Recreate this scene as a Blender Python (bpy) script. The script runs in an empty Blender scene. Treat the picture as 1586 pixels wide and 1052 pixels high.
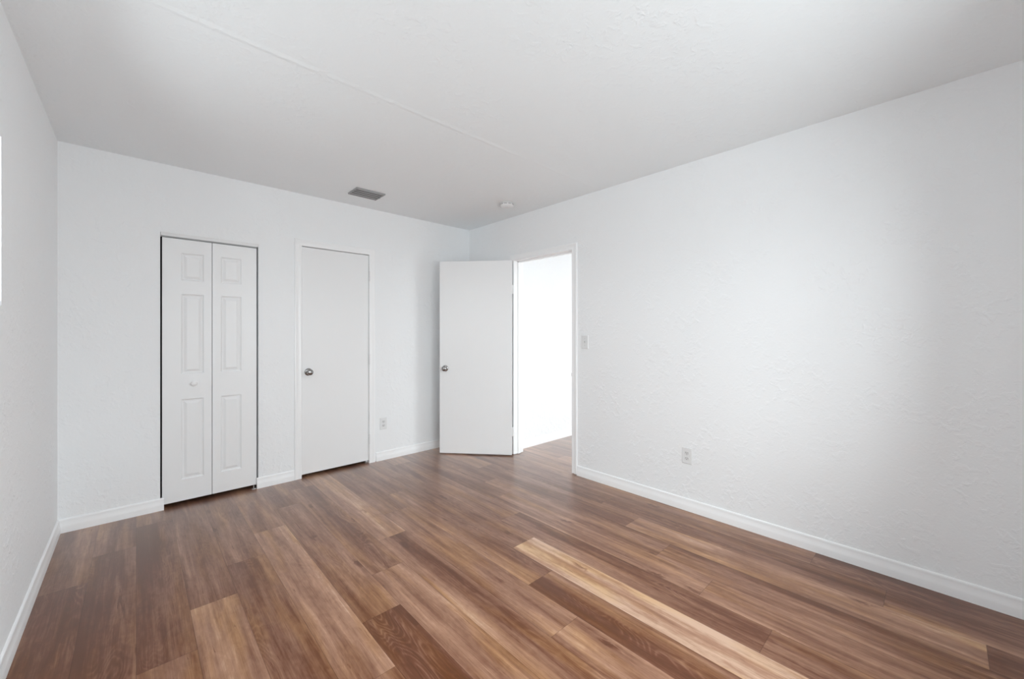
import bpy, bmesh, math, random
from mathutils import Vector, Matrix
random.seed(7)
sc = bpy.context.scene
COL = sc.collection
PI = math.pi

# ------------------------------------------------------------------ camera
CAM_H = 1.277
FOCAL = 622.0                      # pixels, for a 1586 x 1052 frame
cam_d = bpy.data.cameras.new('camera')
cam = bpy.data.objects.new('camera', cam_d)
COL.objects.link(cam)
cam.location = (0, 0, CAM_H)
cam.rotation_euler = (PI / 2, 0, -math.radians(43.097))
cam_d.sensor_width = 36
cam_d.lens = FOCAL / 1586 * 36
cam_d.shift_y = -10 / 1586
cam_d.clip_start = 0.02
sc.camera = cam

# ------------------------------------------------------------------ world, exposure
SKY = 3.0
w = bpy.data.worlds.new('overcast_sky')
sc.world = w
w.use_nodes = True
_nt = w.node_tree
bg = _nt.nodes['Background']
# overcast sky above the horizon, duller ground light below it
_tc = _nt.nodes.new('ShaderNodeTexCoord')
_sx = _nt.nodes.new('ShaderNodeSeparateXYZ')
_mr = _nt.nodes.new('ShaderNodeMapRange')
_mr.inputs['From Min'].default_value = -0.05
_mr.inputs['From Max'].default_value = 0.05
_mr.inputs['To Min'].default_value = 0.65
_mr.inputs['To Max'].default_value = 1.0
_mu = _nt.nodes.new('ShaderNodeMath'); _mu.operation = 'MULTIPLY'
_mu.inputs[1].default_value = SKY
_nt.links.new(_tc.outputs['Generated'], _sx.inputs[0])
_nt.links.new(_sx.outputs[2], _mr.inputs['Value'])
_nt.links.new(_mr.outputs[0], _mu.inputs[0])
_nt.links.new(_mu.outputs[0], bg.inputs[1])
bg.inputs[0].default_value = (0.908, 0.951, 0.988, 1)
sc.view_settings.view_transform = 'Standard'
sc.view_settings.look = 'None'
sc.view_settings.gamma = 1
sc.view_settings.use_curve_mapping = False
sc.view_settings.exposure = 1.47
sc.cycles.diffuse_bounces = 12
sc.cycles.max_bounces = 16
sc.cycles.glossy_bounces = 6
sc.cycles.sample_clamp_indirect = 8


def portal(name, loc, rot, sx, sy):
    """Daylight enters here: a Cycles portal for the sky, no light of its own."""
    l = bpy.data.lights.new(name, 'AREA')
    l.shape = 'RECTANGLE'
    l.size, l.size_y = sx, sy
    l.cycles.is_portal = True
    o = bpy.data.objects.new(name, l)
    COL.objects.link(o)
    o.location = loc
    o.rotation_euler = rot
    return o


# room measures (metres); camera stands at x=0, y=0
XL, XR = -0.366, 2.898             # left and right wall faces
YB, YR = 3.841, -0.42              # back and rear wall faces
H = 2.5
T = 0.12                           # partition thickness
HX1, HY0, HY1 = 5.0, 0.9, 3.165    # hall beyond the doorway
WL = (1.25, 2.385, 1.38, 2.005)    # window in the left wall: y0 y1 z0 z1
WR = (0.15, 2.05, 0.70, 2.10)      # window in the rear wall: x0 x1 z0 z1
WH = (3.65, 4.90, 0.15, 2.25)    # window in the hall: x0 x1 z0 z1

portal('daylight_left', (XL - 0.19, (WL[0] + WL[1]) / 2, (WL[2] + WL[3]) / 2), (0, -PI / 2, 0), WL[3] - WL[2], WL[1] - WL[0])
portal('daylight_rear', ((WR[0] + WR[1]) / 2, YR - 0.19, (WR[2] + WR[3]) / 2), (PI / 2, 0, 0), WR[1] - WR[0], WR[3] - WR[2])
portal('daylight_hall', ((WH[0] + WH[1]) / 2, HY0 - 0.19, (WH[2] + WH[3]) / 2), (PI / 2, 0, 0), WH[1] - WH[0], WH[3] - WH[2])


# ------------------------------------------------------------------ materials
def new_mat(name):
    m = bpy.data.materials.new(name)
    m.use_nodes = True
    nt = m.node_tree
    return m, nt, nt.nodes['Principled BSDF']


def simple(name, col, rough=0.4, metal=0.0, noise=0.0, spec=0.5):
    m, nt, b = new_mat(name)
    b.inputs['Roughness'].default_value = rough
    b.inputs['Metallic'].default_value = metal
    b.inputs['Specular IOR Level'].default_value = spec
    tc = nt.nodes.new('ShaderNodeTexCoord')
    n = nt.nodes.new('ShaderNodeTexNoise')
    n.inputs['Scale'].default_value = 14
    n.inputs['Detail'].default_value = 3
    nt.links.new(tc.outputs['Object'], n.inputs['Vector'])
    mx = nt.nodes.new('ShaderNodeMix')
    mx.data_type = 'RGBA'
    mx.inputs[6].default_value = (*[c * (1 - noise) for c in col], 1)
    mx.inputs[7].default_value = (*col, 1)
    nt.links.new(n.outputs['Fac'], mx.inputs[0])
    nt.links.new(mx.outputs[2], b.inputs['Base Color'])
    return m


def plaster(name, col, strength, dist, scale):
    """painted knock-down plaster: flattened islands over a fine orange peel"""
    m, nt, b = new_mat(name)
    N, Lk = nt.nodes, nt.links
    b.inputs['Base Color'].default_value = (*col, 1)
    b.inputs['Roughness'].default_value = 0.6
    b.inputs['Specular IOR Level'].default_value = 0.35
    geo = N.new('ShaderNodeNewGeometry')
    warp = N.new('ShaderNodeTexNoise'); warp.inputs['Scale'].default_value = 3.2
    warp.inputs['Detail'].default_value = 2
    wr = N.new('ShaderNodeMapRange')
    wr.inputs['From Min'].default_value = 0.38; wr.inputs['From Max'].default_value = 0.66
    wr.inputs['To Min'].default_value = 0.12; wr.inputs['To Max'].default_value = 1.0
    Lk.new(warp.outputs['Fac'], wr.inputs['Value'])
    n1 = N.new('ShaderNodeTexNoise')
    n1.inputs['Scale'].default_value = scale
    n1.inputs['Detail'].default_value = 3
    n1.inputs['Roughness'].default_value = 0.55
    n1.inputs['Distortion'].default_value = 0.35
    r1 = N.new('ShaderNodeValToRGB')
    r1.color_ramp.elements[0].position = 0.50
    r1.color_ramp.elements[1].position = 0.66
    n2 = N.new('ShaderNodeTexNoise')
    n2.inputs['Scale'].default_value = 95
    n2.inputs['Detail'].default_value = 3
    mul = N.new('ShaderNodeMath'); mul.operation = 'MULTIPLY'
    ad = N.new('ShaderNodeMath'); ad.operation = 'MULTIPLY_ADD'
    ad.inputs[1].default_value = 0.35
    for n in (warp, n1, n2):
        Lk.new(geo.outputs['Position'], n.inputs['Vector'])
    Lk.new(n1.outputs['Fac'], r1.inputs[0])
    Lk.new(r1.outputs[0], mul.inputs[0])
    Lk.new(wr.outputs[0], mul.inputs[1])
    Lk.new(n2.outputs['Fac'], ad.inputs[0])
    Lk.new(mul.outputs[0], ad.inputs[2])
    bp = N.new('ShaderNodeBump')
    bp.inputs['Strength'].default_value = strength
    bp.inputs['Distance'].default_value = dist
    Lk.new(ad.outputs[0], bp.inputs['Height'])
    Lk.new(bp.outputs[0], b.inputs['Normal'])
    return m


def floor_material():
    m, nt, b = new_mat('wood_plank_flooring')
    N, Lk = nt.nodes, nt.links

    def math_(op, a, bb=None, c=None):
        n = N.new('ShaderNodeMath'); n.operation = op
        for i, v in enumerate((a, bb, c)):
            if v is None:
                continue
            if isinstance(v, (int, float)):
                n.inputs[i].default_value = v
            else:
                Lk.new(v, n.inputs[i])
        return n.outputs[0]
    at = N.new('ShaderNodeAttribute'); at.attribute_name = 'plank'
    sp = N.new('ShaderNodeSeparateColor'); Lk.new(at.outputs['Color'], sp.inputs[0])
    tone, rnd = sp.outputs[0], sp.outputs[1]
    uv = N.new('ShaderNodeUVMap'); uv.uv_map = 'grain'
    us = N.new('ShaderNodeSeparateXYZ'); Lk.new(uv.outputs[0], us.inputs[0])
    ue = N.new('ShaderNodeUVMap'); ue.uv_map = 'edge'
    es = N.new('ShaderNodeSeparateXYZ'); Lk.new(ue.outputs[0], es.inputs[0])
    zz = math_('MULTIPLY', rnd, 60.0)

    def noise(su, sv, detail=3, rough=0.55, dist=0.0, zo=0.0):
        c = N.new('ShaderNodeCombineXYZ')
        Lk.new(math_('MULTIPLY', us.outputs[0], su), c.inputs[0])
        Lk.new(math_('MULTIPLY', us.outputs[1], sv), c.inputs[1])
        Lk.new(math_('ADD', zz, zo), c.inputs[2])
        n = N.new('ShaderNodeTexNoise')
        n.inputs['Scale'].default_value = 1
        n.inputs['Detail'].default_value = detail
        n.inputs['Roughness'].default_value = rough
        n.inputs['Distortion'].default_value = dist
        Lk.new(c.outputs[0], n.inputs['Vector'])
        return n.outputs['Fac']
    broad = noise(13, 1.5, 3, 0.5, 0.6)
    streak = noise(48, 2.0, 4, 0.6, 0.3, 3.1)
    grain = noise(260, 9.0, 3, 0.6, 0.0, 7.7)
    mott = noise(34, 15, 3, 0.6, 0.8, 11.0)
    # cathedral growth rings: contour lines of a long slow field
    field = noise(7.5, 1.35, 2, 0.45, 0.4, 17.0)
    ring = math_('SINE', math_('MULTIPLY', field, 170.0))
    ring = math_('POWER', math_('MULTIPLY_ADD', ring, 0.5, 0.5), 2.6)
    rmask = noise(9, 1.1, 2, 0.5, 0.0, 23.0)
    rm = N.new('ShaderNodeMapRange')
    rm.inputs['From Min'].default_value = 0.47; rm.inputs['From Max'].default_value = 0.62
    Lk.new(rmask, rm.inputs['Value'])
    gate = N.new('ShaderNodeMapRange')
    gate.inputs['From Min'].default_value = 0.50; gate.inputs['From Max'].default_value = 0.22
    gate.inputs['To Min'].default_value = 0.22; gate.inputs['To Max'].default_value = 1.0
    Lk.new(tone, gate.inputs['Value'])
    ringv = math_('MULTIPLY', math_('MULTIPLY', ring, rm.outputs[0]), gate.outputs[0])
    # knots
    c = N.new('ShaderNodeCombineXYZ')
    Lk.new(math_('MULTIPLY', math_('ADD', us.outputs[0], math_('MULTIPLY', mott, 0.07)), 9.0), c.inputs[0])
    Lk.new(math_('MULTIPLY', us.outputs[1], 2.3), c.inputs[1])
    Lk.new(zz, c.inputs[2])
    vo = N.new('ShaderNodeTexVoronoi'); vo.inputs['Scale'].default_value = 1
    Lk.new(c.outputs[0], vo.inputs['Vector'])
    kn = N.new('ShaderNodeMapRange')
    kn.inputs['From Min'].default_value = 0.05; kn.inputs['From Max'].default_value = 0.16
    kn.inputs['To Min'].default_value = 1; kn.inputs['To Max'].default_value = 0
    Lk.new(vo.outputs['Distance'], kn.inputs['Value'])
    vs = N.new('ShaderNodeSeparateColor'); Lk.new(vo.outputs['Color'], vs.inputs[0])
    kg = math_('GREATER_THAN', vs.outputs[0], 0.55)
    knot = math_('MULTIPLY', kn.outputs[0], kg)
    # thin dark cracks along the grain
    crack = N.new('ShaderNodeMapRange')
    crack.inputs['From Min'].default_value = 0.655; crack.inputs['From Max'].default_value = 0.72
    Lk.new(noise(60, 3.2, 4, 0.65, 0.9, 31.0), crack.inputs['Value'])

    v = math_('MULTIPLY_ADD', math_('SUBTRACT', broad, 0.5), 0.80, tone)
    v = math_('MULTIPLY_ADD', math_('SUBTRACT', streak, 0.5), 0.66, v)
    v = math_('MULTIPLY_ADD', math_('SUBTRACT', grain, 0.5), 0.34, v)
    v = math_('MULTIPLY_ADD', math_('SUBTRACT', mott, 0.5), 0.30, v)
    v = math_('MULTIPLY_ADD', ringv, 0.17, v)
    v = math_('MULTIPLY_ADD', knot, -0.42, v)
    v = math_('MULTIPLY_ADD', crack.outputs[0], -0.32, v)
    v = math_('SMOOTH_MAX', v, 0.12, 0.14)
    cr = N.new('ShaderNodeValToRGB')
    e = cr.color_ramp.elements
    e[0].position = 0.0; e[0].color = (0.110, 0.044, 0.024, 1)
    e[1].position = 1.0; e[1].color = (0.700, 0.475, 0.345, 1)
    for p, col in ((0.25, (0.180, 0.074, 0.042)), (0.5, (0.305, 0.156, 0.100)), (0.75, (0.470, 0.266, 0.174))):
        x = e.new(p); x.color = (*col, 1)
    Lk.new(v, cr.inputs[0])
    # reddish / greyish drift inherent to the print
    hue = noise(11, 1.8, 2, 0.5, 0.3, 41.0)
    mx = N.new('ShaderNodeMix'); mx.data_type = 'RGBA'; mx.blend_type = 'MULTIPLY'
    mx.inputs[7].default_value = (1.02, 0.97, 0.76, 1)
    hr = N.new('ShaderNodeMapRange')
    hr.inputs['From Min'].default_value = 0.45; hr.inputs['From Max'].default_value = 0.65
    Lk.new(hue, hr.inputs['Value'])
    Lk.new(hr.outputs[0], mx.inputs[0])
    Lk.new(cr.outputs[0], mx.inputs[6])
    # plank joints
    ju = math_('SUBTRACT', 0.5, math_('ABSOLUTE', math_('SUBTRACT', es.outputs[0], 0.5)))
    jv = math_('SUBTRACT', 0.5, math_('ABSOLUTE', math_('SUBTRACT', es.outputs[1], 0.5)))
    j = math_('MAXIMUM', math_('LESS_THAN', ju, 0.007), math_('LESS_THAN', jv, 0.0009))
    mj = N.new('ShaderNodeMix'); mj.data_type = 'RGBA'; mj.blend_type = 'MULTIPLY'
    Lk.new(math_('MULTIPLY', j, 0.40), mj.inputs[0])
    Lk.new(mx.outputs[2], mj.inputs[6])
    mj.inputs[7].default_value = (0.25, 0.2, 0.18, 1)
    Lk.new(mj.outputs[2], b.inputs['Base Color'])
    b.inputs['Roughness'].default_value = 0.6
    b.inputs['Specular IOR Level'].default_value = 0.0
    # clear wear layer: weak head-on, strong at grazing angles
    lw = N.new('ShaderNodeLayerWeight'); lw.inputs['Blend'].default_value = 0.5
    fr = math_('MINIMUM', math_('MULTIPLY_ADD', math_('POWER', lw.outputs['Facing'], 5.2), 2.5, 0.003), 0.85)
    gl = N.new('ShaderNodeBsdfGlossy')
    Lk.new(math_('MULTIPLY_ADD', grain, 0.05, 0.285), gl.inputs['Roughness'])
    ms = N.new('ShaderNodeMixShader')
    Lk.new(fr, ms.inputs[0])
    Lk.new(b.outputs[0], ms.inputs[1]); Lk.new(gl.outputs[0], ms.inputs[2])
    Lk.new(ms.outputs[0], N['Material Output'].inputs[0])
    bp = N.new('ShaderNodeBump')
    bp.inputs['Strength'].default_value = 0.10
    bp.inputs['Distance'].default_value = 0.0006
    Lk.new(math_('ADD', grain, math_('MULTIPLY', streak, 0.6)), bp.inputs['Height'])
    Lk.new(bp.outputs[0], gl.inputs['Normal'])
    Lk.new(bp.outputs[0], b.inputs['Normal'])
    return m


def glass_material():
    m, nt, b = new_mat('window_glass')
    N, Lk = nt.nodes, nt.links
    nt.nodes.remove(b)
    tr = N.new('ShaderNodeBsdfTransparent'); tr.inputs[0].default_value = (0.97, 0.985, 0.98, 1)
    gl = N.new('ShaderNodeBsdfGlossy'); gl.inputs['Roughness'].default_value = 0.02
    lw = N.new('ShaderNodeLayerWeight'); lw.inputs[0].default_value = 0.1
    mx = N.new('ShaderNodeMixShader')
    Lk.new(lw.outputs['Fresnel'], mx.inputs[0])
    Lk.new(tr.outputs[0], mx.inputs[1]); Lk.new(gl.outputs[0], mx.inputs[2])
    Lk.new(mx.outputs[0], N['Material Output'].inputs[0])
    return m


WALL = (0.892, 0.905, 0.915)
M_WALL = plaster('white_wall_plaster', WALL, 0.40, 0.0048, 25)
M_CEIL = plaster('white_ceiling_plaster', (0.872, 0.898, 0.912), 0.42, 0.004, 24)
M_TRIM = simple('white_gloss_trim', (0.935, 0.94, 0.945), 0.32, 0, 0.01)
M_DOOR = simple('white_door_paint', (0.875, 0.88, 0.885), 0.38, 0, 0.01)
M_PLATE = simple('white_plastic_plate', (0.80, 0.805, 0.805), 0.35, 0, 0.02)
M_PLATE2 = simple('white_plastic_receptacle', (0.70, 0.705, 0.705), 0.35, 0, 0.02)
M_DARK = simple('dark_slot', (0.03, 0.03, 0.03), 0.6, 0, 0.1)
M_NICKEL = simple('satin_nickel', (0.36, 0.35, 0.345), 0.20, 1.0, 0.05)
M_STEEL = simple('galvanised_steel', (0.62, 0.62, 0.62), 0.38, 1.0, 0.1)
M_VENT = simple('grey_vent_metal', (0.36, 0.36, 0.36), 0.5, 0.0, 0.1)
M_VDARK = simple('duct_shade_dark', (0.05, 0.05, 0.05), 0.7, 0, 0.1)
M_SMOKE = simple('white_detector_plastic', (0.84, 0.845, 0.85), 0.4, 0, 0.02)
M_ALU = simple('white_aluminium_frame', (0.82, 0.82, 0.82), 0.35, 0, 0.03)
M_HINGE = simple('painted_hinge', (0.84, 0.84, 0.845), 0.35, 0, 0.05)
M_GLASS = glass_material()
M_FLOOR = floor_material()
M_CLOSET = simple('closet_shade_dark', (0.10, 0.10, 0.11), 0.8, 0, 0.1)  # shade inside the closet, put into the wall colour


# ------------------------------------------------------------------ mesh helpers
def add_box(bm, x0, x1, y0, y1, z0, z1, mi=0):
    vs = [bm.verts.new(p) for p in ((x0, y0, z0), (x1, y0, z0), (x1, y1, z0), (x0, y1, z0),
                                    (x0, y0, z1), (x1, y0, z1), (x1, y1, z1), (x0, y1, z1))]
    for f in ((3, 2, 1, 0), (4, 5, 6, 7), (0, 1, 5, 4), (1, 2, 6, 5), (2, 3, 7, 6), (3, 0, 4, 7)):
        fc = bm.faces.new([vs[i] for i in f])
        fc.material_index = mi
    return vs


def add_lathe(bm, prof, seg=28, axis='Z', origin=(0, 0, 0)):
    """prof: [(radius, height)], revolved about an axis through origin"""
    rings = []
    o = Vector(origin)

    def put(r, h, a):
        c, s = r * math.cos(a), r * math.sin(a)
        p = {'Z': (c, s, h), 'Y': (c, h, s), 'X': (h, c, s)}[axis]
        return o + Vector(p)
    for r, h in prof:
        if r < 1e-6:
            rings.append([bm.verts.new(put(0, h, 0))])
        else:
            rings.append([bm.verts.new(put(r, h, 2 * PI * i / seg)) for i in range(seg)])
    for a, b in zip(rings, rings[1:]):
        for i in range(seg):
            j = (i + 1) % seg
            if len(a) == 1 and len(b) == 1:
                continue
            if len(a) == 1:
                bm.faces.new((a[0], b[i], b[j]))
            elif len(b) == 1:
                bm.faces.new((a[i], b[0], a[j]))
            else:
                bm.faces.new((a[i], b[i], b[j], a[j]))
    if len(rings[0]) > 1:
        bm.faces.new(rings[0])
    if len(rings[-1]) > 1:
        bm.faces.new(rings[-1])


def add_profile(bm, prof, p0, p1, nrm, up, m0=0.0, m1=0.0):
    """extrude profile [(depth along nrm, height along up)] from p0 to p1; m0/m1 mitre the ends"""
    p0, p1, nrm, up = Vector(p0), Vector(p1), Vector(nrm), Vector(up)
    d = (p1 - p0).normalized()
    A = [bm.verts.new(p0 + nrm * a + up * b + d * (m0 * a)) for a, b in prof]
    B = [bm.verts.new(p1 + nrm * a + up * b - d * (m1 * a)) for a, b in prof]
    n = len(prof)
    for i in range(n):
        j = (i + 1) % n
        bm.faces.new((A[i], A[j], B[j], B[i]))
    bm.faces.new(A[::-1]); bm.faces.new(B)


def bevel(bm, wdt, seg=2, ang=0.6):
    es = [e for e in bm.edges if len(e.link_faces) == 2 and e.calc_face_angle(0) > ang]
    bmesh.ops.bevel(bm, geom=es, offset=wdt, segments=seg, profile=0.5, affect='EDGES')


def obj(name, bm, mats, parent=None, smooth=False, loc=None):
    bmesh.ops.recalc_face_normals(bm, faces=bm.faces)
    me = bpy.data.meshes.new(name)
    bm.to_mesh(me); bm.free()
    if not isinstance(mats, (list, tuple)):
        mats = [mats]
    for m in mats:
        me.materials.append(m)
    if smooth:
        for p in me.polygons:
            p.use_smooth = True
        try:
            me.set_sharp_from_angle(angle=math.radians(38))
        except Exception:
            pass
    o = bpy.data.objects.new(name, me)
    COL.objects.link(o)
    if loc:
        o.location = loc
    if parent is not None:
        o.parent = parent
    return o


def tag(o, label=None, cat=None, group=None, kind=None):
    if label: o['label'] = label
    if cat: o['category'] = cat
    if group: o['group'] = group
    if kind: o['kind'] = kind
    return o


def empty(name, loc=(0, 0, 0), rz=0.0):
    o = bpy.data.objects.new(name, None)
    COL.objects.link(o)
    o.empty_display_size = 0.1
    o.location = loc
    o.rotation_euler = (0, 0, rz)
    return o


BM = bmesh.new


def wall_with_openings(bm, u0, u1, z1, openings, make):
    """tile a wall panel u0..u1 x 0..z1 leaving rectangular openings (u0,u1,z0,z1) free"""
    us = sorted({u0, u1, *[o[0] for o in openings], *[o[1] for o in openings]})
    for a, b in zip(us, us[1:]):
        cut = [o for o in openings if o[0] <= a + 1e-6 and o[1] >= b - 1e-6]
        z = 0.0
        for o in sorted(cut, key=lambda q: q[2]):
            if o[2] > z + 1e-6:
                make(a, b, z, o[2])
            z = o[3]
        if z < z1 - 1e-6:
            make(a, b, z, z1)


# ------------------------------------------------------------------ room shell
# openings
BIF = (0.126, 0.735, 0.0, 2.008)         # closet opening in back wall
D2 = (1.042, 1.687, 0.0, 2.062)          # rough opening of closed door
D3 = (2.275, 3.078, 0.0, 2.053)          # rough opening of the doorway (y)
TE = 0.20                                # outer wall thickness

bm = BM()
wall_with_openings(bm, XL - TE, XR, H, [BIF, D2], lambda a, b, c, d: add_box(bm, a, b, YB, YB + T, c, d))
bmesh.ops.remove_doubles(bm, verts=bm.verts, dist=1e-5)
tag(obj('wall_back', bm, M_WALL), 'white plaster wall holding the bifold closet and the closed door', 'wall', kind='structure')

bm = BM()
wall_with_openings(bm, YR - TE, YB + T, H, [D3], lambda a, b, c, d: add_box(bm, XR, XR + T, a, b, c, d))
bmesh.ops.remove_doubles(bm, verts=bm.verts, dist=1e-5)
tag(obj('wall_right', bm, M_WALL), 'long blank white textured wall with the open doorway', 'wall', kind='structure')

bm = BM()
wall_with_openings(bm, YR - TE, YB, H, [WL], lambda a, b, c, d: add_box(bm, XL - TE, XL, a, b, c, d))
bmesh.ops.remove_doubles(bm, verts=bm.verts, dist=1e-5)
tag(obj('wall_left', bm, M_WALL), 'white wall at the left with a window at the frame edge', 'wall', kind='structure')

bm = BM()
wall_with_openings(bm, XL, XR, H, [WR], lambda a, b, c, d: add_box(bm, a, b, YR - TE, YR, c, d))
bmesh.ops.remove_doubles(bm, verts=bm.verts, dist=1e-5)
tag(obj('wall_rear', bm, M_WALL), 'white wall behind the viewer with a wide window', 'wall', kind='structure')

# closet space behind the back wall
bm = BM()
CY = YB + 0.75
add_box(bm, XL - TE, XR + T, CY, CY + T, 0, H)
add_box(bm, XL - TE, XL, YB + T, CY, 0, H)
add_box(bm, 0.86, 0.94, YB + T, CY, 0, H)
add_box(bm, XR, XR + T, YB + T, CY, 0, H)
tag(obj('wall_closet', bm, M_CLOSET), 'closet wall behind the bifold door, coloured dark for the shade inside', 'wall', kind='structure')

# hall beyond the doorway
bm = BM()
add_box(bm, XR + T, HX1, HY1, HY1 + T, 0, H)
tag(obj('wall_hall_left', bm, M_WALL), 'bright white hall wall seen through the doorway', 'wall', kind='structure')
bm = BM()
add_box(bm, HX1, HX1 + T, HY0 - TE, HY1 + T, 0, H)
tag(obj('wall_hall_end', bm, M_WALL), 'white end wall of the hall beyond the doorway', 'wall', kind='structure')
bm = BM()
wall_with_openings(bm, XR + T, HX1, H, [WH], lambda a, b, c, d: add_box(bm, a, b, HY0 - TE, HY0, c, d))
tag(obj('wall_hall_right', bm, M_WALL), 'white hall wall with the window that lights the hall', 'wall', kind='structure')

# ceiling, with a faint taped joint running across it
bm = BM()
xa, xb, ya, yb = XL - TE, HX1 + T, YR - TE, CY + T
js = [(ya, H), (1.965, H), (1.985, H - 0.0022), (1.993, H - 0.0022), (2.013, H), (yb, H)]
rows = [[bm.verts.new((x, y, z)) for x in (xa, xb)] for y, z in js]
for a, b in zip(rows, rows[1:]):
    bm.faces.new((a[0], b[0], b[1], a[1]))
add_box(bm, xa, xb, ya, yb, H + 0.004, H + 0.15)
o = obj('ceiling', bm, M_CEIL)
tag(o, 'white textured ceiling with a faint joint line', 'ceiling', kind='structure')

# ------------------------------------------------------------------ floor: planks laid along y
PW, PL = 0.1815, 1.555
TONES = {
    (-2, 1): (.27, .20, .24, .24, .28), (-2, 2): (.34, .36, .40, .46, .50),
    (-1, 1): (.24, .20, .22, .28, .44), (-1, 2): (.46, .46, .44, .48, .42),
    (0, 0): (.50, .52, .56, .55, .50), (0, 1): (.24, .21, .25, .28, .38), (0, 2): (.45, .46, .45, .45, .45),
    (1, 0): (.58, .66, .72, .64, .58), (1, 1): (.46, .44, .36, .42, .42),
    (2, 0): (.36, .38, .28, .34, .48), (2, 1): (.36, .40, .42, .36, .38),
    (3, 0): (.60, .62, .56, .66, .70), (3, 1): (.55, .50, .44, .56, .62),
    (4, -1): (.22, .16, .20, .22, .26), (4, 0): (.42, .38, .36, .52, .50), (4, 1): (.50, .38, .36, .40, .45),
    (5, -1): (.54, .60, .46, .64, .62), (5, 0): (.58, .46, .26, .24, .46), (5, 1): (.42, .34, .36, .40, .44),
    (6, -1): (.64, .55, .30, .30, .44), (6, 0): (.62, .62, .74, .68, .72),
    (7, -2): (.34, .52, .62, .50, .62), (7, -1): (.46, .62, .50, .56, .50), (7, 0): (.45, .42, .45, .40, .42),
    (8, -2): (.28, .20, .28, .52, .42), (8, -1): (.62, .50, .40, .32, .30), (8, 0): (.42, .36, .40, .44, .40),
    (9, -2): (.84, .90, .68, .92, .90), (9, -1): (.50, .42, .36, .46, .44), (9, 0): (.44, .46, .40, .44, .40),
    (10, -3): (.46, .42, .50, .50, .58), (10, -2): (.50, .48, .40, .22, .30), (10, -1): (.40, .34, .46, .44, .48),
    (11, -3): (.58, .50, .60, .48, .52), (11, -2): (.58, .48, .58, .54, .60), (11, -1): (.36, .30, .38, .42, .40),
    (12, -3): (.54, .48, .50, .28, .22), (12, -2): (.38, .46, .54, .42, .30), (12, -1): (.40, .42, .40, .42, .44),
    (13, -4): (.28, .25, .24, .22, .26), (13, -3): (.58, .64, .56, .72, .74), (13, -2): (.30, .28, .34, .40, .44), (13, -1): (.62, .68, .60, .70, .66),
    (14, -4): (.62, .48, .34, .26, .28), (14, -3): (.44, .34, .28, .28, .34), (14, -2): (.28, .26, .36, .44, .46), (14, -1): (.38, .36, .34, .38, .36),
    (15, -4): (.34, .24, .30, .18, .18), (15, -3): (.44, .38, .54, .48, .50), (15, -2): (.40, .42, .50, .46, .48),
}
bm = BM()
cl = bm.loops.layers.float_color.new('plank')
ug = bm.loops.layers.uv.new('grain')
ue = bm.loops.layers.uv.new('edge')
fx0, fx1, fy0, fy1 = XL - TE, HX1 + T, YR - TE, CY + T
rs = random.Random(21)
k = math.floor(fx0 / PW)
while k * PW < fx1:
    for mm in range(-5, 5):
        y0 = 1.74 + 0.311 * (k - 4) + PL * mm
        # keep only the pieces that touch the floor area
        n = 0
        a, b = max(y0, fy0), min(y0 + PL, fy1)
        r1, r2, r3 = rs.random(), rs.random(), rs.random()
        base = rs.uniform(.28, .62)
        tones = TONES.get((k, mm)) or tuple(base + rs.uniform(-.09, .09) for _ in range(5))
        if b - a < 0.002:
            continue
        for q in range(4):
            ua, ub = q / 4, (q + 1) / 4
            xa_, xb_ = (k + ua) * PW, (k + ub) * PW
            if xb_ <= fx0 or xa_ >= fx1:
                continue
            vs = [bm.verts.new(p) for p in ((xa_, a, 0), (xb_, a, 0), (xb_, b, 0), (xa_, b, 0))]
            f = bm.faces.new(vs)
            for lp, (uu, yy) in zip(f.loops, ((ua, a), (ub, a), (ub, b), (ua, b))):
                t = tones[q] if uu == ua else tones[q + 1]
                lp[cl] = (t, r1, r2, 1)
                lp[ug].uv = (uu * PW + r2 * 7, (yy - y0) + r3 * 9)
                lp[ue].uv = (uu, (yy - y0) / PL)
    k += 1
floor_bm = bm
add_box(floor_bm, fx0, fx1, fy0, fy1, -0.12, -0.004)
tag(obj('floor', floor_bm, M_FLOOR), 'brown wood plank floor with staggered joints', 'floor', kind='structure')

# ------------------------------------------------------------------ baseboards
BP = [(0, 0), (.0145, 0), (.0145, .036), (.0136, .042), (.0118, .050), (.0100, .058), (.0088, .066), (.0084, .072),
      (.0088, .077), (.0084, .081), (.0068, .0845), (.0040, .087), (0, .088)]
UP = (0, 0, 1)


def baseboard(name, runs, label):
    b_ = BM()
    for p0, p1, nrm, m0, m1 in runs:
        add_profile(b_, BP, p0, p1, nrm, UP, m0, m1)
    return tag(obj(name, b_, M_TRIM, smooth=True), label, 'baseboard', kind='structure')


baseboard('baseboard_left', [((XL, YR, 0), (XL, YB, 0), (1, 0, 0), 1, 1)], 'white moulded baseboard along the left window wall')
baseboard('baseboard_back', [((XL, YB, 0), (0.146, YB, 0), (0, -1, 0), 1, 0),
                             ((0.722, YB, 0), (1.003, YB, 0), (0, -1, 0), 0, 0),
                             ((1.741, YB, 0), (XR, YB, 0), (0, -1, 0), 0, 1)], 'white moulded baseboard in pieces between the closet doors')
baseboard('baseboard_right', [((XR, YR, 0), (XR, 2.234, 0), (-1, 0, 0), 1, 0),
                              ((XR, 3.119, 0), (XR, YB, 0), (-1, 0, 0), 0, 1)], 'white moulded baseboard along the long blank right wall')
baseboard('baseboard_rear', [((XL, YR, 0), (XR, YR, 0), (0, 1, 0), 1, 1)], 'white moulded baseboard behind the viewer')
baseboard('baseboard_hall', [((XR + T + 0.015, HY1, 0), (HX1, HY1, 0), (0, -1, 0), 0, 1)], 'white baseboard along the bright hall wall')

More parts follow.
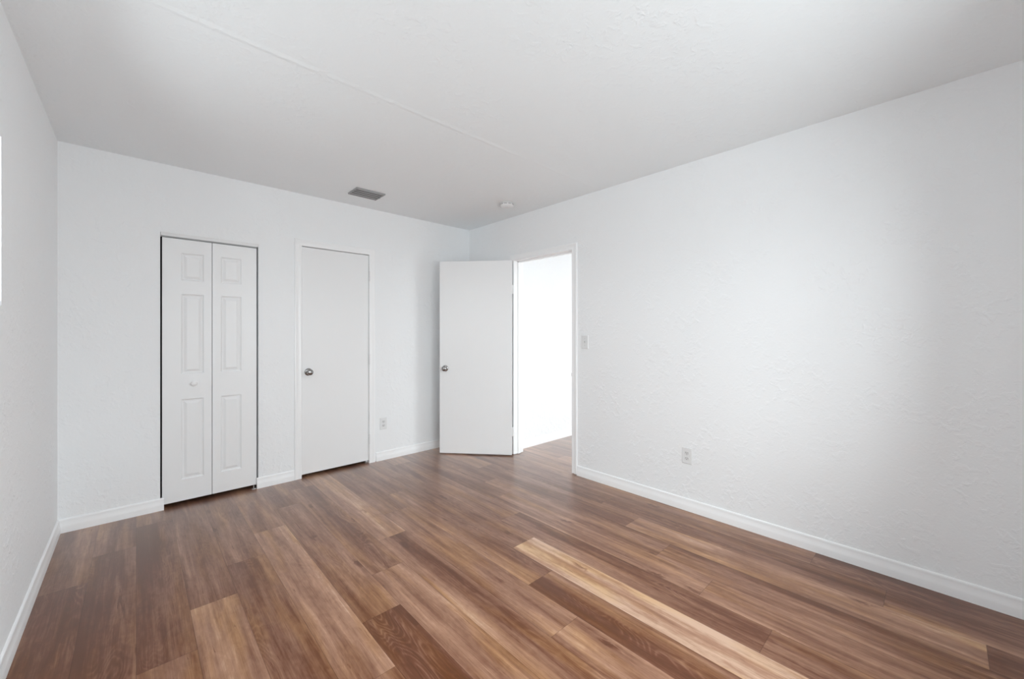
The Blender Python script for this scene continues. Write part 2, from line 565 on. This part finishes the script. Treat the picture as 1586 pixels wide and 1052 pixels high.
# ------------------------------------------------------------------ door casings and jambs
CW = 0.057
CP = [(0, 0), (.009, 0), (.0115, .004), (.0115, .012), (.0095, .016), (.0105, .032), (.0135, .043), (.0155, .050), (.0140, .055), (.010, .057), (0, .057)]
# profile runs from the inner edge (0) to the outer edge (CW)


def casing(bm, inner0, inner1, ztop, along, base, nrm, z0=0.0):
    """three mitred casing members round an opening inner0..inner1 on the axis 'along'"""
    A = Vector(along); N = Vector(nrm); B = Vector(base)
    n = len(CP)

    def sweep(fr0, fr1):
        for i in range(n):
            j = (i + 1) % n
            bm.faces.new((fr0[i], fr0[j], fr1[j], fr1[i]))
    f1 = [bm.verts.new(B + A * (inner0 - w_) + N * d + Vector((0, 0, z0))) for d, w_ in CP]
    f2 = [bm.verts.new(B + A * (inner0 - w_) + N * d + Vector((0, 0, ztop + w_))) for d, w_ in CP]
    f3 = [bm.verts.new(B + A * (inner1 + w_) + N * d + Vector((0, 0, ztop + w_))) for d, w_ in CP]
    f4 = [bm.verts.new(B + A * (inner1 + w_) + N * d + Vector((0, 0, z0))) for d, w_ in CP]
    sweep(f1, f2); sweep(f2, f3); sweep(f3, f4)
    bm.faces.new(f1); bm.faces.new(f4[::-1])


# closed door: jamb lines x=1.060 / 1.669, head z=2.044
bm = BM()
casing(bm, 1.0600, 1.6700, 2.044, (1, 0, 0), (0, YB, 0), (0, -1, 0), 0.0)
add_box(bm, 1.042, 1.0605, YB - 0.001, YB + T, 0, 2.044)
add_box(bm, 1.6695, 1.687, YB - 0.001, YB + T, 0, 2.044)
add_box(bm, 1.042, 1.687, YB - 0.001, YB + T, 2.0435, 2.062)
add_box(bm, 1.0605, 1.072, YB + 0.045, YB + 0.08, 0, 2.044)      # stops
add_box(bm, 1.658, 1.6695, YB + 0.045, YB + 0.08, 0, 2.044)
add_box(bm, 1.0605, 1.6695, YB + 0.045, YB + 0.08, 2.032, 2.0435)
tag(obj('trim_1', bm, M_TRIM, smooth=True), 'white casing and jamb around the closed flush door', 'door casing', kind='structure')

# doorway in the right wall: jamb lines y=2.293 / 3.060, head z=2.035
bm = BM()
casing(bm, 2.2930, 3.0600, 2.035, (0, 1, 0), (XR, 0, 0), (-1, 0, 0), 0.008)
casing(bm, 2.2930, 3.0600, 2.035, (0, 1, 0), (XR + T, 0, 0), (1, 0, 0), 0.004)
add_box(bm, XR - 0.001, XR + T + 0.001, 2.275, 2.2935, 0.004, 2.035)
add_box(bm, XR - 0.001, XR + T + 0.001, 3.0595, 3.078, 0.004, 2.035)
add_box(bm, XR - 0.001, XR + T + 0.001, 2.275, 3.078, 2.0345, 2.053)
add_box(bm, XR + 0.045, XR + 0.08, 2.2935, 2.305, 0.004, 2.035)
add_box(bm, XR + 0.045, XR + 0.08, 3.048, 3.0595, 0.004, 2.035)
add_box(bm, XR + 0.045, XR + 0.08, 2.2935, 3.0595, 2.023, 2.0345)
t2 = tag(obj('trim_2', bm, M_TRIM, smooth=True), 'white casing and jamb around the open doorway', 'door casing', kind='structure')
bm = BM()
add_box(bm, XR + 0.004, XR + 0.040, 2.2933, 2.2955, 0.870, 0.930)
add_box(bm, XR - 0.010, XR + 0.004, 2.2933, 2.2962, 0.885, 0.915)     # lip of the strike
sp_ = obj('strike_plate', bm, M_STEEL, t2)
sp_['label'] = 'small dark metal strike plate on the right jamb'
bm = BM()
add_box(bm, XR + 0.014, XR + 0.032, 2.2950, 2.2958, 0.886, 0.914)
obj('strike_hole', bm, M_DARK, sp_)


# ------------------------------------------------------------------ door hardware
def knob(parent, x, z, y_face, sgn, mat=M_NICKEL, label='round satin nickel door knob'):
    """round passage knob standing off a face at y_face; sgn=-1 towards -y"""
    b_ = BM()
    P = [(0.0, .066), (.010, .0655), (.019, .063), (.0245, .0575), (.0268, .050), (.0255, .042), (.020, .035),
         (.0135, .029), (.0115, .022), (.0125, .012), (.0135, .006)]
    add_lathe(b_, [(r, sgn * h) for r, h in P], 32, 'Y', (x, y_face, z))
    kb = obj('door_knob', b_, mat, parent, smooth=True)
    kb['label'] = label
    b_ = BM()
    R = [(.033, 0), (.0325, .003), (.029, .0065), (.020, .0085), (.013, .009)]
    add_lathe(b_, [(r, sgn * h) for r, h in R], 32, 'Y', (x, y_face, z))
    obj('rose', b_, mat, kb, smooth=True)
    return kb


def hinge(parent, x, y, z, hh=0.089):
    b_ = BM()
    g = 0.0008
    step = hh / 5
    for i in range(5):
        z0, z1 = z - hh / 2 + i * step + g, z - hh / 2 + (i + 1) * step - g
        add_lathe(b_, [(.0055, z0), (.0062, z0 + .0006), (.0062, z1 - .0006), (.0055, z1)], 14, 'Z', (x, y, 0))
    for s, zz_ in ((1, z + hh / 2), (-1, z - hh / 2)):
        add_lathe(b_, [(.0065, zz_), (.0068, zz_ + s * .002), (.004, zz_ + s * .005), (0, zz_ + s * .006)], 14, 'Z', (x, y, 0))
    return obj('hinge', b_, M_HINGE, parent, smooth=True)


# closed flush door (door_2)
d2 = tag(empty('door_2', (1.365, YB, 0)), 'plain white flush door, closed, with nickel knob on its left', 'door', kind='structure')
ox, oy = 1.365, YB
bm = BM()
add_box(bm, 1.0640 - ox, 1.6665 - ox, 0.004, 0.039, 0.028, 2.0375)
bevel(bm, 0.0015, 2)
obj('door_slab', bm, M_DOOR, d2)
knob(d2, 1.118 - ox, 0.931, 0.004, -1)
for zz_ in (1.835, 1.02, 0.237):
    hinge(d2, 1.669 - ox, -0.0135 + 0.0, zz_)

# open flush door (door_3): hinged on the far jamb, swung back towards the corner
PIV = Vector((2.8775, 3.0640, 0))
ANG = math.radians(139.0)
d3 = tag(empty('door_3', PIV), 'plain white flush door, swung wide open towards the corner', 'door', kind='structure')
# closed pose: slab runs from the pivot towards -y, thickness towards +x; rotate clockwise about z
d3.rotation_euler = (0, 0, -ANG)
bm = BM()
add_box(bm, 0.009, 0.044, -0.770, -0.006, 0.014, 2.030)
bevel(bm, 0.0015, 2)
obj('door_slab', bm, M_DOOR, d3)


def knob_x(parent, y, z, x_face, sgn):
    b_ = BM()
    P = [(0.0, .066), (.010, .0655), (.019, .063), (.0245, .0575), (.0268, .050), (.0255, .042), (.020, .035),
         (.0135, .029), (.0115, .022), (.0125, .012), (.0135, .006)]
    add_lathe(b_, [(r, sgn * h) for r, h in P], 32, 'X', (x_face, y, z))
    kb = obj('door_knob', b_, M_NICKEL, parent, smooth=True)
    kb['label'] = 'round satin nickel door knob'
    b_ = BM()
    R = [(.033, 0), (.0325, .003), (.029, .0065), (.020, .0085), (.013, .009)]
    add_lathe(b_, [(r, sgn * h) for r, h in R], 32, 'X', (x_face, y, z))
    obj('rose', b_, M_NICKEL, kb, smooth=True)


knob_x(d3, -0.710, 0.905, 0.044, 1)
knob_x(d3, -0.710, 0.905, 0.009, -1)
for zz_ in (1.735, 0.245):
    h_ = hinge(d3, 0.0, 0.0, zz_)
    b_ = BM(); add_box(b_, 0.006, 0.042, -0.0062, -0.0040, zz_ - 0.0445, zz_ + 0.0445)
    obj('hinge_leaf', b_, M_HINGE, h_)
bm = BM()
add_box(bm, 0.014, 0.040, -0.7712, -0.7698, 0.876, 0.934)
lp_ = obj('latch_plate', bm, M_STEEL, d3)
bm = BM()
add_box(bm, 0.020, 0.034, -0.780, -0.7712, 0.896, 0.914)
obj('latch_bolt', bm, M_STEEL, lp_)


# ------------------------------------------------------------------ bifold closet door (door_1)
def panelled_leaf(x0, x1, z0, z1, yf, th, panels):
    """moulded door skin: flat stiles and rails, each panel a sunk moulding with a raised field"""
    b_ = BM()
    xs = sorted({x0, x1, *[p[0] for p in panels], *[p[1] for p in panels]})
    zs = sorted({z0, z1, *[p[2] for p in panels], *[p[3] for p in panels]})
    V = {}

    def v(x, z, d=0.0):
        key = (round(x, 5), round(z, 5), round(d, 5))
        if key not in V:
            V[key] = b_.verts.new((x, yf + d, z))
        return V[key]
    for xa_, xb_ in zip(xs, xs[1:]):
        for za, zb in zip(zs, zs[1:]):
            mid = ((xa_ + xb_) / 2, (za + zb) / 2)
            if any(p[0] < mid[0] < p[1] and p[2] < mid[1] < p[3] for p in panels):
                continue
            b_.faces.new((v(xa_, za), v(xb_, za), v(xb_, zb), v(xa_, zb)))
    RING = [(0, 0), (.0025, .0028), (.006, .0062), (.010, .0078), (.0135, .0072), (.017, .0075), (.030, .0022), (.034, .0010)]
    for pa, pb, pc, pd in panels:
        prev = None
        for ins, dep in RING:
            ring = [v(pa + ins, pc + ins, dep), v(pb - ins, pc + ins, dep), v(pb - ins, pd - ins, dep), v(pa + ins, pd - ins, dep)]
            if prev:
                for i in range(4):
                    j = (i + 1) % 4
                    b_.faces.new((prev[i], prev[j], ring[j], ring[i]))
            prev = ring
        b_.faces.new(prev)
    # edges and back
    bk = [b_.verts.new((x, yf + th, z)) for x, z in ((x0, z0), (x1, z0), (x1, z1), (x0, z1))]
    b_.faces.new(bk)
    bot = [v(x, z0) for x in xs]
    top = [v(x, z1) for x in xs]
    lef = [v(x0, z) for z in zs]
    rig = [v(x1, z) for z in zs]
    b_.faces.new(bot + [bk[1], bk[0]])
    b_.faces.new(top + [bk[2], bk[3]])
    b_.faces.new(lef + [bk[3], bk[0]])
    b_.faces.new(rig + [bk[2], bk[1]])
    return b_


d1 = tag(empty('door_1', (0.430, YB, 0)), 'white panelled bifold closet door with two folding leaves', 'door', kind='structure')
ox = 0.430
ZP = [(1.668, 1.872), (0.972, 1.567), (0.188, 0.784)]
LZ0, LZ1 = 0.032, 1.973
YF = 0.010
leafL = panelled_leaf(0.1370 - ox, 0.4265 - ox, LZ0, LZ1, YF, 0.034, [(0.243 - ox, 0.378 - ox, a, b) for a, b in ZP])
lL = obj('door_leaf', leafL, M_DOOR, d1, smooth=False)
leafR = panelled_leaf(0.4300 - ox, 0.7235 - ox, LZ0, LZ1, YF, 0.034, [(0.484 - ox, 0.619 - ox, a, b) for a, b in ZP])
lR = obj('door_leaf', leafR, M_DOOR, d1, smooth=False)
bm = BM()
add_lathe(bm, [(.011, 0), (.010, -.006), (.0095, -.012), (.015, -.018), (.019, -.024), (.019, -.030), (.014, -.035), (0, -.037)],
          24, 'Y', (0.318 - ox, YF, 0.899))
kb = obj('knob', bm, M_TRIM, lL, smooth=True)
kb['label'] = 'small round white pull knob'
bm = BM()                                            # head track: an inverted channel
add_box(bm, 0.128 - ox, 0.733 - ox, 0.0045, 0.046, 1.998, 2.0078)
add_box(bm, 0.128 - ox, 0.733 - ox, 0.0015, 0.0045, 1.984, 2.0078)
add_box(bm, 0.128 - ox, 0.733 - ox, 0.043, 0.046, 1.982, 2.006)
tr_ = obj('track', bm, M_ALU, d1)
tr_['label'] = 'pale metal head track above the leaves'
bm = BM()                                            # floor pivot bracket
add_box(bm, 0.690 - ox, 0.733 - ox, 0.002, 0.040, 0.0, 0.003)
add_box(bm, 0.730 - ox, 0.733 - ox, 0.002, 0.040, 0.0, 0.038)
add_lathe(bm, [(.005, .003), (.005, .040)], 12, 'Z', (0.706 - ox, 0.024, 0))
fb = obj('floor_bracket', bm, M_STEEL, d1)
fb['label'] = 'small steel pivot bracket on the floor'


# ------------------------------------------------------------------ outlets and switch
def plate_bm(w_, h_, t_):
    b_ = BM()
    P = [(0, 0, 0), (0, t_ * 0.45, 0), (0.004, t_, 0)]
    prev = None
    for ins, dep, _ in P:
        r = [b_.verts.new((x * (w_ / 2 - ins), -dep, z * (h_ / 2 - ins))) for x, z in ((-1, -1), (1, -1), (1, 1), (-1, 1))]
        if prev:
            for i in range(4):
                b_.faces.new((prev[i], prev[(i + 1) % 4], r[(i + 1) % 4], r[i]))
        else:
            b_.faces.new(r[::-1])
        prev = r
    b_.faces.new(prev)
    return b_


def receptacle_bm(zc):
    b_ = BM()
    pts = []
    for i in range(24):
        a = 2 * PI * i / 24
        pts.append((0.0172 * math.cos(a), max(-0.0118, min(0.0118, 0.0172 * math.sin(a)))))
    f0 = [b_.verts.new((x, -0.0045, zc + z)) for x, z in pts]
    f1 = [b_.verts.new((x * 0.97, -0.0075, zc + z * 0.97)) for x, z in pts]
    for i in range(24):
        b_.faces.new((f0[i], f0[(i + 1) % 24], f1[(i + 1) % 24], f1[i]))
    b_.faces.new(f1); b_.faces.new(f0[::-1])
    bmesh.ops.remove_doubles(b_, verts=b_.verts, dist=1e-6)
    return b_


def make_outlet():
    r = empty('wall_outlet')
    obj('cover_plate', plate_bm(0.072, 0.116, 0.0060), M_PLATE, r)
    for zc in (0.0195, -0.0195):
        rc = obj('receptacle', receptacle_bm(zc), M_PLATE2, r)
        for sx, hh in ((-0.0063, 0.0085), (0.0063, 0.0068)):
            b_ = BM(); add_box(b_, sx - 0.0011, sx + 0.0011, -0.0079, -0.0070, zc + 0.0035 - hh / 2, zc + 0.0035 + hh / 2)
            obj('slot', b_, M_DARK, rc)
        b_ = BM(); add_lathe(b_, [(.0025, -.0070), (.0025, -.0079)], 12, 'Y', (0, 0, zc - 0.0062))
        obj('ground_hole', b_, M_DARK, rc)
    b_ = BM(); add_lathe(b_, [(.0030, -.0055), (.0030, -.0068), (.0015, -.0074), (0, -.0075)], 12, 'Y')
    obj('screw', b_, M_STEEL, r, smooth=True)
    return r


def copy_tree(o, parent=None):
    c = o.copy(); COL.objects.link(c)
    if parent is not None:
        c.parent = parent
    for ch in list(o.children):
        copy_tree(ch, c)
    return c


o1 = make_outlet()
o1.location = (1.817, YB - 0.0005, 0.366)
tag(o1, 'white power outlet on the wall between the closed door and the open door', 'outlet', 'wall outlets')
o2 = copy_tree(o1)
o2.location = (XR - 0.0005, 1.250, 0.394)
o2.rotation_euler = (0, 0, -PI / 2)
tag(o2, 'white power outlet low on the long blank right wall', 'outlet', 'wall outlets')

sw = tag(empty('light_switch', (XR - 0.0005, 2.150, 1.198), -PI / 2), 'white toggle light switch beside the open doorway', 'light switch')
obj('cover_plate', plate_bm(0.074, 0.118, 0.0065), M_PLATE, sw)
bm = BM()
add_box(bm, -0.006, 0.006, -0.0078, -0.0060, -0.013, 0.013)
obj('toggle_collar', bm, M_PLATE2, sw)
bm = BM()
vs = add_box(bm, -0.0042, 0.0042, -0.0185, -0.0070, -0.003, 0.006)
bmesh.ops.rotate(bm, verts=vs, cent=(0, -0.007, 0), matrix=Matrix.Rotation(-0.55, 3, 'X'))
bevel(bm, 0.001, 2)
obj('toggle', bm, M_PLATE2, sw)
for zc in (0.030, -0.030):
    bm = BM(); add_lathe(bm, [(.0030, -.0060), (.0030, -.0072), (.0015, -.0078), (0, -.0079)], 12, 'Y', (0, 0, zc))
    obj('screw', bm, M_STEEL, sw, smooth=True)

# ------------------------------------------------------------------ ceiling vent
VX, VY = 1.474, 3.436
ve = tag(empty('ceiling_vent', (VX, VY, H)), 'grey rectangular louvred air vent in the ceiling', 'vent')
hw, hd = 0.127, 0.098
bm = BM()
outer = [(-hw, -hd), (hw, -hd), (hw, hd), (-hw, hd)]


def rect(ins, z):
    return [bm.verts.new((x * (hw - ins) / hw, y * (hd - ins) / hd, z)) for x, y in outer]


rings = [rect(0, -0.0005), rect(0.0015, -0.010), rect(0.003, -0.0125), rect(0.009, -0.0125), rect(0.0105, -0.0105), rect(0.0105, -0.0005)]
for a, b in zip(rings, rings[1:]):
    for i in range(4):
        bm.faces.new((a[i], a[(i + 1) % 4], b[(i + 1) % 4], b[i]))
obj('frame', bm, M_VENT, ve)
bm = BM(); add_box(bm, -hw + .010, hw - .010, -hd + .010, hd - .010, -0.0020, -0.0006)
obj('duct_shade_plate', bm, M_VDARK, ve)  # flat dark plate, its colour stands for the shade up the duct
for i in range(4):
    y = -hd + 0.031 + i * (2 * hd - 0.062) / 3
    bm = BM()
    vs = add_box(bm, -hw + .0107, hw - .0107, y - 0.0125, y + 0.0125, -0.0072, -0.0062)
    bmesh.ops.rotate(bm, verts=vs, cent=(0, y, -0.0067), matrix=Matrix.Rotation(math.radians(-5), 3, 'X'))
    obj('louvre', bm, M_VENT, ve)
bm = BM()
add_box(bm, hw - .0125, hw - .0065, -0.012, 0.012, -0.018, -0.0125)
obj('lever', bm, M_VENT, ve)

# ------------------------------------------------------------------ smoke detector
sd = tag(empty('smoke_detector', (2.545, 2.790, H)), 'round white smoke detector on the ceiling near the doorway', 'smoke detector')
bm = BM()
add_lathe(bm, [(.066, -.0004), (.067, -.003), (.067, -.010), (.0655, -.0125), (.058, -.0125)], 40, 'Z')
obj('mounting_base', bm, M_PLATE2, sd, smooth=True)  # greyer plastic carries the shadow round the base in its colour
bm = BM()
add_lathe(bm, [(.058, -.0125), (.0615, -.0145), (.062, -.026), (.059, -.033), (.050, -.038), (.030, -.041), (0, -.042)], 40, 'Z')
cv = obj('cover', bm, M_SMOKE, sd, smooth=True)
for i in range(10):
    a = 2 * PI * i / 10
    bm = BM()
    vs = add_box(bm, 0.0605, 0.0628, -0.0125, 0.0125, -0.0225, -0.0180)
    bmesh.ops.rotate(bm, verts=vs, cent=(0, 0, 0), matrix=Matrix.Rotation(a, 3, 'Z'))
    obj('air_slot', bm, M_VENT, cv)
bm = BM(); add_lathe(bm, [(.011, -.0405), (.011, -.0430), (.009, -.0440), (0, -.0443)], 20, 'Z', (-0.012, -0.012, 0))
obj('test_button', bm, M_PLATE, cv, smooth=True)


# ------------------------------------------------------------------ windows
def window(name, u0, u1, z0, z1, to_world, label, mull=1, rails=0):
    """frame, sash bars and panes in local u (along the wall), d (outwards), z; to_world places a box"""
    r = tag(empty(name, to_world((u0 + u1) / 2, 0.15, z0)), label, 'window', kind='structure')
    org = Vector(r.location)

    def bx(b_, a, b, c, d, e, f):
        p, q = to_world(a, c, e), to_world(b, d, f)
        lo = [min(p[i], q[i]) - org[i] for i in range(3)]
        hi = [max(p[i], q[i]) - org[i] for i in range(3)]
        add_box(b_, lo[0], hi[0], lo[1], hi[1], lo[2], hi[2])
    fw = 0.035
    b_ = BM()
    bx(b_, u0, u0 + fw, .12, .18, z0, z1); bx(b_, u1 - fw, u1, .12, .18, z0, z1)
    bx(b_, u0 + fw, u1 - fw, .12, .18, z0, z0 + fw); bx(b_, u0 + fw, u1 - fw, .12, .18, z1 - fw, z1)
    obj('window_frame', b_, M_ALU, r)
    n = mull + 1
    uw = (u1 - u0 - 2 * fw) / n
    for i in range(mull):
        b_ = BM(); c = u0 + fw + uw * (i + 1)
        bx(b_, c - .015, c + .015, .125, .175, z0 + fw, z1 - fw)
        obj('mullion', b_, M_ALU, r)
    zm = (z0 + z1) / 2
    for i in range(n):
        a = u0 + fw + uw * i + (.015 if i else 0)
        b = u0 + fw + uw * (i + 1) - (.015 if i < n - 1 else 0)
        b_ = BM(); bx(b_, a, b, .148, .152, z0 + fw, z1 - fw)
        obj('pane', b_, M_GLASS, r)
        if rails:
            b_ = BM(); bx(b_, a, b, .130, .170, zm - .014, zm + .014)
            obj('meeting_rail', b_, M_ALU, r)
    b_ = BM(); bx(b_, u0, u1, 0.002, .12, z0 - 0.0, z0 + 0.018)
    obj('window_sill', b_, M_TRIM, r)
    return r


window('window_1', *WL, lambda u, d, z: (XL - d, u, z), 'high window at the left edge of the view', 1)
window('window_2', *WR, lambda u, d, z: (u, YR - d, z), 'wide window in the wall behind the viewer', 1, 1)
window('window_3', *WH, lambda u, d, z: (u, HY0 - d, z), 'window lighting the hall beyond the doorway', 1, 1)
